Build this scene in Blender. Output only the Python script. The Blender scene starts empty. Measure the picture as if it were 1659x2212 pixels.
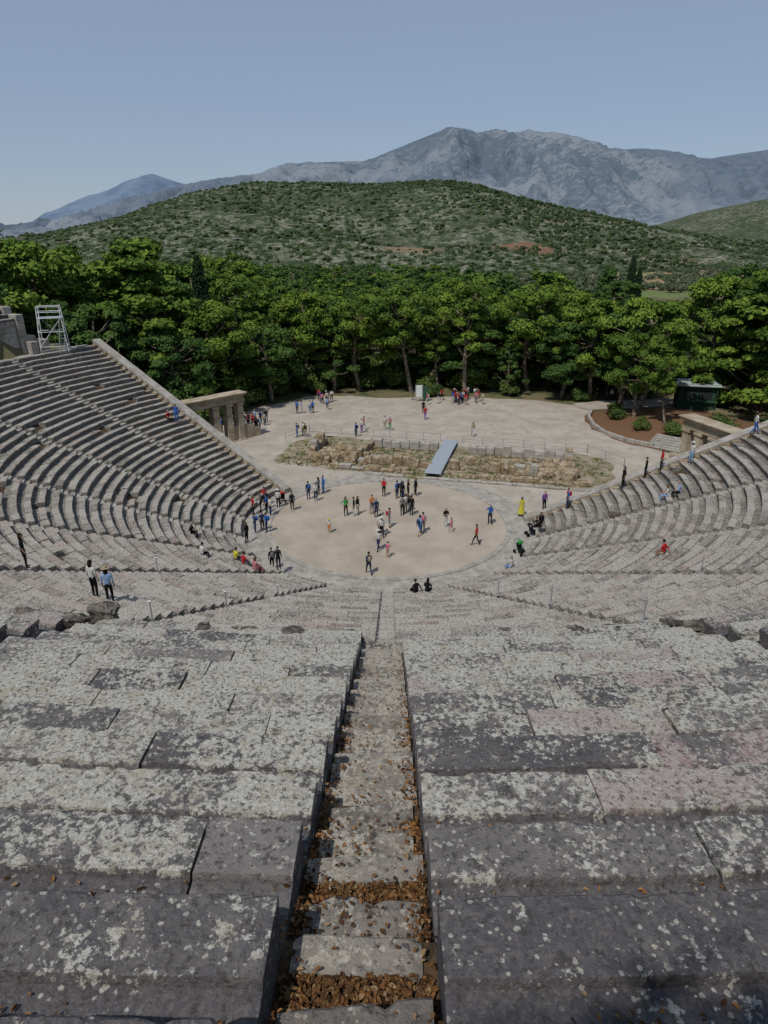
import bpy, bmesh, math, random
import numpy as np
from mathutils import Vector, Matrix, noise
random.seed(7); rng=np.random.default_rng(7)
R=math.radians
scene=bpy.context.scene
scene.view_settings.view_transform='Standard'; scene.view_settings.look='None'; scene.view_settings.exposure=0
def link(o,parent=None):
    bpy.context.collection.objects.link(o)
    if parent: o.parent=parent
    return o
# ---------------------------------------------------------------- materials
def newmat(name):
    m=bpy.data.materials.new(name); m.use_nodes=True
    nt=m.node_tree; b=nt.nodes["Principled BSDF"]; b.inputs["Roughness"].default_value=.9
    b.inputs["Specular IOR Level"].default_value=.12
    return m,nt,b
class N:
    def __init__(s,nt): s.nt=nt; s.pos=nt.nodes.new("ShaderNodeTexCoord").outputs["Object"]
    def noise(s,scale,detail=4,rough=.6,vec=None):
        n=s.nt.nodes.new("ShaderNodeTexNoise"); n.inputs["Scale"].default_value=scale
        n.inputs["Detail"].default_value=detail; n.inputs["Roughness"].default_value=rough
        s.nt.links.new(vec or s.pos,n.inputs["Vector"]); return n.outputs["Fac"]
    def vor(s,scale,out="Distance",vec=None,feature='F1'):
        n=s.nt.nodes.new("ShaderNodeTexVoronoi"); n.feature=feature; n.inputs["Scale"].default_value=scale
        s.nt.links.new(vec or s.pos,n.inputs["Vector"]); return n.outputs[out]
    def m(s,op,a,b=0.,c=None,clamp=False):
        n=s.nt.nodes.new("ShaderNodeMath"); n.operation=op; n.use_clamp=clamp
        for i,v in enumerate((a,b,c)):
            if v is None: continue
            if isinstance(v,(int,float)): n.inputs[i].default_value=v
            else: s.nt.links.new(v,n.inputs[i])
        return n.outputs[0]
    def step(s,v,lo,hi):
        n=s.nt.nodes.new("ShaderNodeMapRange"); n.interpolation_type='SMOOTHSTEP'
        for k,x in (("Value",v),("From Min",lo),("From Max",hi)):
            if isinstance(x,(int,float)): n.inputs[k].default_value=x
            else: s.nt.links.new(x,n.inputs[k])
        return n.outputs[0]
    def mix(s,f,a,b):
        n=s.nt.nodes.new("ShaderNodeMix"); n.data_type='RGBA'
        for i,x in ((0,f),(6,a),(7,b)):
            if isinstance(x,(int,float)): n.inputs[i].default_value=x
            elif isinstance(x,tuple): n.inputs[i].default_value=(*x,1)
            else: s.nt.links.new(x,n.inputs[i])
        return n.outputs[2]
    def attr(s,name):
        n=s.nt.nodes.new("ShaderNodeAttribute"); n.attribute_name=name
        sp=s.nt.nodes.new("ShaderNodeSeparateColor"); s.nt.links.new(n.outputs["Color"],sp.inputs[0]); return sp.outputs
    def dist(s,c,sx,sy):
        sp=s.nt.nodes.new("ShaderNodeSeparateXYZ"); s.nt.links.new(s.pos,sp.inputs[0])
        dx=s.m('DIVIDE',s.m('SUBTRACT',sp.outputs[0],c[0]),sx); dy=s.m('DIVIDE',s.m('SUBTRACT',sp.outputs[1],c[1]),sy)
        return s.m('SQRT',s.m('ADD',s.m('MULTIPLY',dx,dx),s.m('MULTIPLY',dy,dy)))
    def bump(s,h,b,strength=.5,dist=.02):
        n=s.nt.nodes.new("ShaderNodeBump"); n.inputs["Strength"].default_value=strength; n.inputs["Distance"].default_value=dist
        s.nt.links.new(h,n.inputs["Height"]); s.nt.links.new(n.outputs[0],b.inputs["Normal"])
    def col(s,c,b): s.nt.links.new(c,b.inputs["Base Color"])

def stone_near(name,dark=(.088,.082,.088),light=(.19,.177,.168),lich=(.405,.39,.35),speck=.75):
    m,nt,b=newmat(name); n=N(nt); at=n.attr("blk")
    med=n.noise(4.5,6,.68); fine=n.noise(34,3,.65); big=n.noise(1.6,3,.55)
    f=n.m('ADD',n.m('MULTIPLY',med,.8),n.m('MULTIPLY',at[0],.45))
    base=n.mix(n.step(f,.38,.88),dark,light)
    base=n.mix(n.m('MULTIPLY',n.step(fine,.45,.68),.3),base,(.24,.215,.19))
    pk=n.m('MULTIPLY',n.m('MULTIPLY',n.step(big,.50,.58),at[2]),.8)
    base=n.mix(pk,base,(.29,.20,.21))
    l=n.m('ADD',n.m('ADD',n.m('MULTIPLY',n.noise(14,6,.72),.80),n.m('MULTIPLY',big,.45)),n.m('MULTIPLY',at[1],.24))
    lm=n.m('MULTIPLY',n.step(l,.74,.77),n.m('SUBTRACT',1.,n.m('MULTIPLY',pk,.55)))
    sp=n.vor(17,"Distance"); spm=n.step(n.m('ADD',sp,n.m('MULTIPLY',n.m('ADD',fine,med),.55)),.76,.72)
    spm=n.m('MULTIPLY',spm,n.step(n.m('ADD',big,n.m('MULTIPLY',at[1],.5)),.42,.56))
    lm=n.m('MAXIMUM',lm,n.m('MULTIPLY',spm,.9))
    lc=n.mix(n.step(fine,.35,.65),(lich[0]*.78,lich[1]*.77,lich[2]*.73),(lich[0]*1.17,lich[1]*1.18,lich[2]*1.2))
    lc=n.mix(n.m('MULTIPLY',n.step(med,.50,.64),.6),lc,(.30,.265,.19))
    c=n.mix(lm,base,lc)
    dk=n.step(n.noise(21,5,.75),.54,.59)
    c=n.mix(n.m('MULTIPLY',dk,speck),c,(.055,.05,.047))
    dk2=n.step(n.noise(6.5,6,.75),.60,.63)
    c=n.mix(n.m('MULTIPLY',dk2,.8),c,(.06,.055,.052))
    n.col(c,b)
    n.bump(n.noise(9,5,.78),b,.9,.035)
    return m
def stone_far(name):
    m,nt,b=newmat(name); n=N(nt); at=n.attr("blk")
    med=n.noise(3.2,5,.72); fine=n.noise(13,4,.72)
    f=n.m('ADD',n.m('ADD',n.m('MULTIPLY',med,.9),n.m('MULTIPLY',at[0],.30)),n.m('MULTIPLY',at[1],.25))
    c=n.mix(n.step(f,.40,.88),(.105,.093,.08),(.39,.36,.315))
    c=n.mix(n.m('MULTIPLY',n.step(fine,.50,.57),.65),c,(.43,.405,.355))
    c=n.mix(n.m('MULTIPLY',n.step(fine,.475,.39),.8),c,(.075,.067,.06))
    c=n.mix(n.m('MULTIPLY',at[2],.25),c,(.33,.22,.195))
    n.col(c,b); n.bump(fine,b,.8,.05)
    return m
M_stone=stone_near("lichen_limestone"); M_sfar=stone_far("weathered_limestone")
M_step=stone_near("stair_limestone",dark=(.14,.125,.112),light=(.27,.24,.205),lich=(.36,.33,.28),speck=.45)
def simple(name,c1,c2,scale=3,detail=5,lo=.35,hi=.65,bump=.3,bd=.02,rough=.9,extra=None):
    m,nt,b=newmat(name); n=N(nt); f=n.noise(scale,detail,.65)
    c=n.mix(n.step(f,lo,hi),c1,c2)
    if extra: c=n.mix(n.step(n.noise(extra[0],5,.7),extra[1],extra[1]+.06),c,extra[2])
    n.col(c,b); b.inputs["Roughness"].default_value=rough
    if bump: n.bump(n.noise(scale*6,3,.7),b,bump,bd)
    return m
M_sand=simple("plaza_sand",(.34,.30,.25),(.43,.385,.325),.35,6,.35,.65,.25,.02,extra=(.9,.57,(.305,.265,.215)))
M_orch=simple("orchestra_sand",(.33,.28,.22),(.42,.36,.29),.3,6,.35,.65,.2,.02,extra=(4,.62,(.30,.255,.195)))
M_walk=simple("pale_limestone",(.27,.25,.22),(.39,.365,.325),1.2,6,.35,.65,.4,.03,extra=(2.2,.57,(.20,.183,.16)))
M_ochre=simple("ochre_limestone",(.24,.175,.10),(.40,.33,.235),1.6,6,.4,.62,.7,.06,extra=(3,.54,(.12,.10,.075)))
M_gate=simple("restored_limestone",(.31,.25,.175),(.44,.375,.28),1.1,5,.38,.62,.4,.03,extra=(3.5,.62,(.20,.165,.12)))
M_rock=simple("weathered_rock",(.05,.046,.042),(.20,.175,.15),3.2,6,.38,.62,.9,.08,extra=(9,.58,(.34,.32,.28)))
M_soil=simple("dark_soil",(.045,.032,.022),(.13,.085,.05),12,5,.35,.65,.8,.03)
M_dirtgrass=simple("dry_grass_earth",(.20,.16,.10),(.31,.265,.195),.6,6,.38,.6,.5,.04,extra=(1.1,.52,(.10,.12,.042)))
M_bark=simple("pine_bark",(.13,.10,.075),(.32,.27,.215),3,4,.4,.6,.8,.05)
def flat(name,c,rough=.8,metal=0.):
    m,nt,b=newmat(name); n=N(nt)
    c2=tuple(x*.75 for x in c); n.col(n.mix(n.noise(9,2,.6),c2,c),b)
    b.inputs["Roughness"].default_value=rough; b.inputs["Metallic"].default_value=metal; return m
M_metal=flat("galvanised_steel",(.42,.43,.44),.45,.3)
M_plank=flat("grey_walkway_boards",(.34,.385,.43),.7)
M_green=flat("kiosk_green_paint",(.035,.085,.055),.6)
M_roof=flat("kiosk_roof_sheet",(.42,.47,.45),.6)
M_glass=flat("dark_glass",(.03,.04,.04),.2)
M_white=flat("white_board",(.7,.72,.7),.6)
def foliage(name,c1,c2,c3,f3=.6):
    m,nt,b=newmat(name); n=N(nt); at=n.attr("blk")
    oi=nt.nodes.new("ShaderNodeObjectInfo")
    c=n.mix(at[0],c1,c2)
    c=n.mix(n.m('MULTIPLY',oi.outputs["Random"],f3),c,c3)
    n.col(c,b); b.inputs["Roughness"].default_value=.8; b.inputs["Specular IOR Level"].default_value=.08
    return m
M_pine=foliage("pine_needles",(.040,.082,.013),(.185,.26,.038),(.07,.125,.024))
M_pine2=foliage("dark_pine_needles",(.026,.06,.015),(.11,.175,.04),(.038,.088,.025))
M_cyp=foliage("cypress_foliage",(.012,.024,.012),(.035,.06,.022),(.02,.035,.015))
M_olive=foliage("olive_foliage",(.06,.08,.045),(.15,.17,.105),(.07,.10,.045))
M_bush=foliage("bush_foliage",(.04,.07,.018),(.12,.16,.04),(.055,.095,.028))

# ---------------------------------------------------------------- mesh builder
class B:
    def __init__(s): s.v=[]; s.f=[]; s.c=[]; s.mi=[]
    def add(s,vs,fs,col=(.5,.5,0),mi=0):
        o=len(s.v); s.v.extend(vs); s.f.extend([tuple(i+o for i in f) for f in fs])
        if isinstance(col,list): s.c.extend(col)
        else: s.c.extend([col]*len(vs))
        s.mi.extend([mi]*len(fs))
    def box(s,c,size,rz=0,col=(.5,.5,0),mi=0,bev=.03,tilt=(0,0)):
        hx,hy,hz=[x/2 for x in size]; b=min(bev,hx*.4,hy*.4,hz*.4)
        vs=[]
        for (ex,ey,z) in ((hx-b,hy-b,-hz),(hx,hy,-hz+b),(hx,hy,hz-b),(hx-b,hy-b,hz)):
            vs+=[(-ex,-ey,z),(ex,-ey,z),(ex,ey,z),(-ex,ey,z)]
        M=Matrix.Translation(c)@Matrix.Rotation(rz,4,'Z')@Matrix.Rotation(tilt[0],4,'X')@Matrix.Rotation(tilt[1],4,'Y')
        vs=[tuple(M@Vector(v)) for v in vs]
        fs=[(3,2,1,0),(12,13,14,15)]
        for k in range(3):
            for i in range(4):
                j=(i+1)%4; fs.append((k*4+i,k*4+j,k*4+4+j,k*4+4+i))
        s.add(vs,fs,col,mi)
    def tube(s,pts,rad,n=6,col=(.5,.5,0),mi=0,cap=True):
        pts=[Vector(p) for p in pts]; vs=[]
        for i,p in enumerate(pts):
            d=(pts[min(i+1,len(pts)-1)]-pts[max(i-1,0)]).normalized()
            a=d.orthogonal().normalized() if abs(d.z)<.9 else Vector((1,0,0)); a=(a-d*a.dot(d)).normalized(); bb=d.cross(a)
            r=rad[i] if isinstance(rad,(list,tuple)) else rad
            for k in range(n):
                t=2*math.pi*k/n; vs.append(tuple(p+a*(r*math.cos(t))+bb*(r*math.sin(t))))
        fs=[]
        for i in range(len(pts)-1):
            for k in range(n):
                j=(k+1)%n; fs.append((i*n+k,i*n+j,(i+1)*n+j,(i+1)*n+k))
        if cap: fs+= [tuple(range(n))[::-1], tuple(range((len(pts)-1)*n,len(pts)*n))]
        s.add(vs,fs,col,mi)
    def mesh(s,name,mats,smooth=False):
        me=bpy.data.meshes.new(name); me.from_pydata(s.v,[],s.f)
        for m in mats: me.materials.append(m)
        if any(s.mi): me.polygons.foreach_set("material_index",s.mi)
        a=me.attributes.new("blk",'FLOAT_COLOR','POINT')
        arr=np.ones((len(s.c),4),dtype=np.float32); arr[:,:3]=np.array(s.c,dtype=np.float32)[:,:3]
        a.data.foreach_set("color",arr.ravel())
        if smooth: me.polygons.foreach_set("use_smooth",[True]*len(me.polygons))
        me.update(); return me
    def obj(s,name,mats,parent=None,smooth=False):
        return link(bpy.data.objects.new(name,s.mesh(name,mats,smooth)),parent)
def empty(name,loc=(0,0,0)):
    e=bpy.data.objects.new(name,None); e.location=loc; return link(e)

# ---------------------------------------------------------------- theatre geometry
W1,P1,R1,Z1=.745,.33,12.0,.5; N1=34
W2,P2,R2,Z2=.78,.372,38.7,14.72; N2=21
A0,A1=147.,360.; U0,U1=158.,350.
def wrap(x,y):
    a=math.degrees(math.atan2(y,x))%360
    return a+360 if a<90 else a
def cavz(r):
    if r<37.4: return Z1+.443*(r-12)
    if r<38.7: return 11.3
    if r<55.2: return Z2+.477*(r-38.7)
    return 22.6+.12*min(r-55.2,30)
def seatz(x,y):
    r=math.hypot(x,y); a=wrap(x,y)
    if r<12 or not(A0-2<a<A1+3): return 0.
    if r<R1+N1*W1:
        i=int((r-R1)/W1); return Z1+P1*i-(0 if (r-R1)-i*W1<.42 else .05)
    return 11.3
prof_seat=lambda w:[(.06,-.46),(.07,-.24),(.045,-.11),(.005,-.08),(0,-.02),(.02,0),(.40,0),(.42,-.05),(w+.07,-.06),(w+.07,-.46)]
def darken_recess(col,prof):
    return [(col[0]*.35,col[1]*.1,0) if (pz<-.09 or pr>.415) else col for pr,pz in prof]  # risers and foot channels get a darker tone with less lichen
def block(b,r0,z0,prof,a0,a1,n,col,dz=0.,tilt=0.,dr=0.,dark_recess=False):
    m=len(prof); vs=[]; cs=[]; pc=darken_recess(col,prof) if dark_recess else [col]*m
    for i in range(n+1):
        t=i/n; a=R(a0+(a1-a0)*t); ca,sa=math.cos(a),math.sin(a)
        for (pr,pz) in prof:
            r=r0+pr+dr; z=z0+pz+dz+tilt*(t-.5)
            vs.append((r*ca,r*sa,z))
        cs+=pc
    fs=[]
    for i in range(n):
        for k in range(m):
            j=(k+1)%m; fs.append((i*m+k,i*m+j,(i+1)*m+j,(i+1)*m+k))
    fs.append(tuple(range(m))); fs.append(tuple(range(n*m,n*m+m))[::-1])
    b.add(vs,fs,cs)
def resample(prof,step):
    out=[]
    for i,p in enumerate(prof):
        q=prof[(i+1)%len(prof)]; L=math.hypot(q[0]-p[0],q[1]-p[1]); k=max(1,int(L/step))
        if q[1]<-.34 and p[1]<-.34: k=1
        for j in range(k): out.append((p[0]+(q[0]-p[0])*j/k,p[1]+(q[1]-p[1])*j/k))
    return out
def fineblock(b,r0,z0,prof,a0,a1,col,dz=0,tilt=0,dr=0,amp=.012,step=.045,yaw=0.,dark_recess=False):
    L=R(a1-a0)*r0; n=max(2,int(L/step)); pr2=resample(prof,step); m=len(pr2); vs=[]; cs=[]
    seed=random.random()*50; pc=darken_recess(col,pr2) if dark_recess else [col]*m
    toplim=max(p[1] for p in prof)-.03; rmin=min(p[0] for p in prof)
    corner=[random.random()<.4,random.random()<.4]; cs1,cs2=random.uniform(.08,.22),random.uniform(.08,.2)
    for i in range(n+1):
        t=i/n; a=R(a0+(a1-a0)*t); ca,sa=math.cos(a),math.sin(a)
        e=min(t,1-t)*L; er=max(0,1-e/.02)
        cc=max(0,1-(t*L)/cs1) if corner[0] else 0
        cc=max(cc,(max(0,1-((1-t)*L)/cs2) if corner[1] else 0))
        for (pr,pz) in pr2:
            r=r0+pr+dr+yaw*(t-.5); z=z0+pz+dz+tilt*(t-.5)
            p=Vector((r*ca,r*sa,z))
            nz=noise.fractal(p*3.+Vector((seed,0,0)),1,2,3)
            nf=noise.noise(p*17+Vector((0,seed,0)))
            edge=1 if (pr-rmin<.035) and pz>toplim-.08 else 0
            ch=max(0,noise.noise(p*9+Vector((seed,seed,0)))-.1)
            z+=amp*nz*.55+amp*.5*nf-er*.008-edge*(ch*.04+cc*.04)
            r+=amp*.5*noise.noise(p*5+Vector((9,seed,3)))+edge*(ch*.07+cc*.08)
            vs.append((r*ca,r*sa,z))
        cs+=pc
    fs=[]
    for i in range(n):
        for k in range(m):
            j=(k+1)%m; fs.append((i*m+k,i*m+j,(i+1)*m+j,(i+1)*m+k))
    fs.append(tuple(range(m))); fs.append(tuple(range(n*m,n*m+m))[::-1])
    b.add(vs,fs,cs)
theatre=empty("ancient_theatre")
lo=B(); lost=B()
stairs_lo=[270+18*k for k in range(-6,5)]
def seats_row(b,r,z,w,a_s,a_e,lmin,lmax,g,skip=0.,fine=None,jz=.016):
    deg=math.degrees(1/r); a=a_s
    while a<a_e-.3*deg:
        L=random.uniform(lmin,lmax)*deg
        if a+L>a_e-.5*deg: L=a_e-a
        gap=random.uniform(.004,.014)*deg
        col=(random.random(),min(1,max(0,g+random.uniform(-.35,.22))),1. if random.random()<.16 else .0)
        if random.random()>skip:
            kw=dict(dz=random.uniform(-jz,jz)-(random.uniform(.02,.07) if (not fine and random.random()<.06) else 0),tilt=random.uniform(-.022,.022),dr=random.uniform(-.02,.02),dark_recess=True)
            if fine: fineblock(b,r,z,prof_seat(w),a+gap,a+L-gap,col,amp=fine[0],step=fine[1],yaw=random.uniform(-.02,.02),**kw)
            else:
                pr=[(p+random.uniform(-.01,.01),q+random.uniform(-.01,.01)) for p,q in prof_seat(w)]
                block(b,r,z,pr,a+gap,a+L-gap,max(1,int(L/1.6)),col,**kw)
        a+=L
for i in range(N1):
    r=R1+W1*i; z=Z1+P1*i; hw=.38*math.degrees(1/r)
    for k in range(-7,5):
        s=270+18*k; e=s+18
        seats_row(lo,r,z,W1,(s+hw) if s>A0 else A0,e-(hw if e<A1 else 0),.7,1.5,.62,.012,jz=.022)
    for s in stairs_lo:
        for (q0,q1,dz) in ((.42,W1,-.10),(0.,.42,-.10-P1/2)):
            block(lost,r,z,[(q0,dz-.45),(q0+.01,dz),(q1+.05,dz),(q1+.05,dz-.45)],s-hw*.99,s+hw*.99,1,(random.random(),.9,0),dz=random.uniform(-.015,.01))
lo.obj("lower_seating",[M_sfar],theatre); lost.obj("lower_stairs",[M_sfar],theatre)
bk=B(); a=A0+1
while a<A1-2:
    L=random.uniform(1.2,2.4)*1.53
    nearst_=min(abs(a+L/2-s) for s in stairs_lo)
    if nearst_>1.6 and random.random()<.8:
        h=random.uniform(.25,.55)
        block(bk,37.15,11.05,[(0,0),(.03,h),(.22,h+.02),(.28,0)],a+.03,a+L-.03,3,(random.random(),.45,0))
    a+=L
bk.obj("diazoma_benches",[M_sfar],theatre)
sb=B()
def ring(b,prf,a0,a1,n,col=(.3,.3,0),mi=0):
    vs=[];m=len(prf)
    for i in range(n+1):
        a=R(a0+(a1-a0)*i/n)
        for (r,z) in prf: vs.append((r*math.cos(a),r*math.sin(a),z))
    b.add(vs,[(i*m+k,i*m+k+1,(i+1)*m+k+1,(i+1)*m+k) for i in range(n) for k in range(m-1)],col,mi)
ring(sb,[(12.15,-.1),(12.3,.02)]+[(R1+W1*i+.3,Z1+P1*i-.40) for i in range(1,N1)]+[(37.2,10.85)],A0,A1,90)
ring(sb,[(38.9,14.15)]+[(R2+W2*i+.35,Z2+P2*i-.46) for i in range(0,N2)]+[(55.3,21.6)],U0,U1,90)
sb.obj("seating_earth_core",[M_soil],theatre)
dz=B(); ring(dz,[(37.1,11.27),(38.8,11.31)],A0,A1,90,(.5,.6,0)); dz.obj("diazoma_walkway",[M_walk],theatre)
pd=B()
for c in range(6):
    a=U0; zb=11.25+c*.54
    while a<U1:
        L=random.uniform(.9,1.7)*1.48
        block(pd,38.72+random.uniform(-.015,.015),zb,[(0,0),(0,.53),(.5,.53),(.5,0)],a+.01,min(a+L,U1)-.01,2,(random.random(),.4,0)); a+=L
ring(pd,[(38.85,11.2),(38.85,14.4)],U0,U1,90)
pd.obj("upper_tier_podium",[M_sfar],theatre)
up=B(); upst=B(); near=B(); nearst=B()
stairs_up=[270+9*k for k in range(-13,10) if U0<270+9*k<U1+1]
for i in range(N2):
    r=R2+W2*i; z=Z2+P2*i; hw=.385*math.degrees(1/r)
    for k in range(-13,10):
        s=270+9*k; e=s+9
        if e<U0+2 or e>U1+5: continue
        e_=min(e-hw,U1)
        if k in(-1,0) and 1<=i<=14:
            cov={14:.3,13:.3,12:.3,11:.34,10:.42,9:.5,8:.6,7:.68,6:.74}.get(i,.8)
            d=49.5-r; vis=max(3.2,.72*max(d,0)+2.2)*math.degrees(1/r)
            fi=(.012,.034 if i>8 else .05)
            if k==0:
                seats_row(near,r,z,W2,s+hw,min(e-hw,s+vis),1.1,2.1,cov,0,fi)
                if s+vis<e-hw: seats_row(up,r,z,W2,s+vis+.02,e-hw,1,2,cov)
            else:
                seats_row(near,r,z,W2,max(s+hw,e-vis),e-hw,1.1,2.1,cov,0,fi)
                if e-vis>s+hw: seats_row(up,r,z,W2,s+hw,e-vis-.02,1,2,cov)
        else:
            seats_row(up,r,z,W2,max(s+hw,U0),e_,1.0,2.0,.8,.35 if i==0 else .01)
    for s in stairs_up:
        nearS=(s==270 and i>=1)
        for q,(q0,q1,dzz) in enumerate(((.44,W2,-.13),(0.,.44,-.13-P2/2))):
            col=(random.random(),(.35 if i>8 else .6) if nearS else .7,0)
            if nearS:
                sh=random.uniform(.0,.07) if i>8 else random.uniform(0,.02); off=random.uniform(-.3,.3)*sh
                w0=(hw*math.radians(1)*r-sh)/r*180/math.pi; o=off/r*180/math.pi
                back=(.02 if q==0 else .25) if i>=10 else (.02 if q==0 else .12) if i>=7 else .0
                fineblock(nearst,r,z,[(q0+random.uniform(-.02,.02),dzz-.5),(q0-.02,dzz-.02),(q0,dzz),(q1-back,dzz+.004),(q1-back+.02,dzz-.5)],270-w0+o,270+w0+o,col,dz=random.uniform(-.02,.01),tilt=random.uniform(-.03,.03),yaw=random.uniform(-.06,.06),amp=.014,step=.05)
            else:
                block(upst,r,z,[(q0,dzz-.45),(q0+.01,dzz),(q1+.05,dzz),(q1+.05,dzz-.45)],s-hw*.99,s+hw*.99,1,col)
up.obj("upper_seating",[M_stone],theatre); upst.obj("upper_stairs",[M_step],theatre)
near.obj("stone_bench_rows",[M_stone],theatre); nearst.obj("central_stairway",[M_step],theatre)
so=B()
for i in range(N2):
    r=R2+W2*i; z=Z2+P2*i; hw=.4*math.degrees(1/r)
    block(so,r,z,[(.0,-.75),(.0,-.365),(.44,-.345),(.46,-.19),(W2,-.17),(W2,-.75)],270-hw,270+hw,2,(.5,.5,0))
so.obj("stairwell_soil",[M_soil],theatre)
def rock(b,c,size,seed,col=(.3,.2,0),sub=3):
    bm=bmesh.new(); bmesh.ops.create_icosphere(bm,subdivisions=sub,radius=1)
    vs=[]
    for v in bm.verts:
        p=v.co.copy(); mx=max(abs(p.x),abs(p.y),abs(p.z)); p=p*(.45+.55/mx)*.8
        p*=1+.38*noise.fractal(p*1.7+Vector((seed,0,0)),1,2,6)
        vs.append((c[0]+p.x*size[0],c[1]+p.y*size[1],c[2]+p.z*size[2]))
    b.add(vs,[tuple(v.index for v in f.verts) for f in bm.faces],col); bm.free()
rk=B(); rock(rk,(-5.7,-38.2,14.76),(.34,.26,.22),1,sub=4); rk.obj("boulder",[M_rock])
rk=B()
for k in range(44):
    u=random.choice([random.uniform(-8,-.6),random.uniform(1.8,9.5)]); y=-math.sqrt(38.75**2-u*u)
    if abs(u+5.7)<.6: continue
    rock(rk,(u,y,14.60+random.uniform(-.08,.04)),(random.uniform(.14,.38),random.uniform(.12,.2),random.uniform(.07,.15)),k*1.3,sub=3)
for k in range(60):
    a=R(random.uniform(162,345)); rr=38.95
    if abs(math.degrees(a)-270)<14: continue
    rock(rk,(rr*math.cos(a),rr*math.sin(a),14.5),(random.uniform(.3,.5),random.uniform(.2,.4),random.uniform(.12,.2)),k,sub=2)
rk.obj("broken_podium_rocks",[M_rock],theatre)
def analemma(name,ang,side,r0,r1,h):
    b=B(); e=Vector((math.cos(R(ang)),math.sin(R(ang)),0)); nrm=Vector((-e.y,e.x,0))*side
    rz=R(ang); r=r0
    while r<r1:
        L=random.uniform(1.0,1.7); r_=min(r+L,r1); zt=cavz(max(12,(r+r_)/2))-.25
        z=-.1
        while z<zt-.1:
            hh=min(.5,zt-.1-z)
            c=e*((r+r_)/2)+nrm*(.5+random.uniform(-.01,.01)); b.box((c.x,c.y,z+hh/2),(r_-r-.012,.7,hh-.008),rz,(random.random(),.5,0),1,.02)
            z+=.5
        r=r_
    sl=.443; r=r0
    while r<r1-.1:
        r_=min(r+1.5,r1); z0=Z1+sl*(r-12)+h; z1=Z1+sl*(r_-12)+h
        vs=[]
        for (rr,zz) in ((r+.01,z0),(r_-.01,z1)):
            for off,dzv in ((.02,-.5),(.0,0),(.88,0),(.9,-.5)):
                p=e*rr+nrm*off; vs.append((p.x,p.y,zz+dzv))
        b.add(vs,[(0,1,2,3),(7,6,5,4),(0,4,5,1),(1,5,6,2),(2,6,7,3),(3,7,4,0)],(random.random(),.8,0),0)
        r=r_
    for i in range(N1):
        rr=R1+W1*i; c=e*(rr+W1/2)-nrm*.14; b.box((c.x,c.y,Z1+P1*i-.12),(W1*.96,.24,.42),rz,(.5,.5,0),1,.02)
    return b.obj(name,[M_walk,M_ochre])
analemma("retaining_wall",A0,-1,11.4,37.4,.22)
analemma("retaining_wall",A1,1,11.4,37.4,.05)
for ang,sd in ((U0,-1),(U1,1)):
    b=B(); e=Vector((math.cos(R(ang)),math.sin(R(ang)),0)); nrm=Vector((-e.y,e.x,0))*sd
    for j in range(12):
        rr=39.2+j*1.4; zt=cavz(rr)+.1
        z=4.
        while z<zt:
            hh=min(.6,zt-z); c=e*rr+nrm*.45; b.box((c.x,c.y,z+hh/2),(1.38,.8,hh-.01),R(ang),(random.random(),.8,0),0,.03); z+=.6
    b.obj("upper_tier_end_wall",[M_walk],theatre)
b=B()
for (r_,a_,s_,z_) in ((38.6,154.6,(1.3,.9,1.3),11.9),(39.6,155.8,(1.6,1.0,1.7),12.1),(38.4,156.6,(1.2,.8,1.2),11.9)):
    b.box((r_*math.cos(R(a_)),r_*math.sin(R(a_)),z_),s_,R(a_),(.5,.6,0),0,.06)
b.obj("diazoma_end_blocks",[M_walk])

# ---------------------------------------------------------------- ground
def gz(x,y):
    r=math.hypot(x,y); a=wrap(x,y)
    if A0<=a<=A1 and (r<38 or U0<=a<=U1):
        return max(0,cavz(r)-1.4) if r>12.8 else 0
    best=0.
    for ang,sd in ((A0,-1),(A1,1)):
        ex,ey=math.cos(R(ang)),math.sin(R(ang)); al=x*ex+y*ey; pd_=(-ey*x+ex*y)*sd
        if al>12 and pd_>-1: best=max(best,cavz(min(al,37.2))-1.6-1.5*max(0,pd_)-(0 if al<38 else (al-38)*.8))
    for ang,sd in ((U0,-1),(U1,1)):
        ex,ey=math.cos(R(ang)),math.sin(R(ang)); al=x*ex+y*ey; pd_=(-ey*x+ex*y)*sd
        if al>38 : best=max(best,cavz(al)-1.6-1.4*max(0,pd_))
    if A0<=a<=A1 and 38<=r<46: best=max(best,11.1)
    d=math.hypot((x-37.5)/9.5,(y-29)/9.5)
    if d<1: best=max(best,1.3*(1-d*d))
    return best
def axis(lo_,hi_,step,far):
    s=list(np.arange(lo_,hi_+.1,step)); x=hi_; d=step
    while x<far: d*=1.35; x+=d; s.append(x)
    x=lo_; d=step
    while x>-far: d*=1.35; x-=d; s.insert(0,x)
    return s
xs=axis(-80,80,1.6,14000); ys=axis(-90,70,1.6,14000)
vs=[];fs=[]
for y in ys:
    for x in xs: vs.append((x,y,gz(x,y)))
nx=len(xs)
for j in range(len(ys)-1):
    for i in range(nx-1): fs.append((j*nx+i,j*nx+i+1,(j+1)*nx+i+1,(j+1)*nx+i))
m,nt,b_=newmat("countryside_ground"); n=N(nt)
c=n.mix(n.step(n.noise(.02,4,.65),.4,.6),(.10,.10,.045),(.18,.15,.085))
c=n.mix(n.step(n.noise(.15,4,.7),.5,.62),c,(.055,.075,.03))
c=n.mix(n.step(n.noise(.008,3,.5),.52,.55),c,(.27,.20,.11))
c=n.mix(n.step(n.noise(.013,3,.5),.57,.60),c,(.13,.17,.055))
pr_=n.step(n.m('ADD',n.dist((35,30),12,12),n.m('MULTIPLY',n.noise(.5,4,.6),.5)),1.25,1.05)
c=n.mix(n.m('MULTIPLY',pr_,.8),c,(.17,.085,.05))
n.col(c,b_); n.bump(n.noise(2,4,.7),b_,.4,.1)
g=B(); g.add(vs,fs); g.obj("ground",[m],smooth=True)
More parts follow.
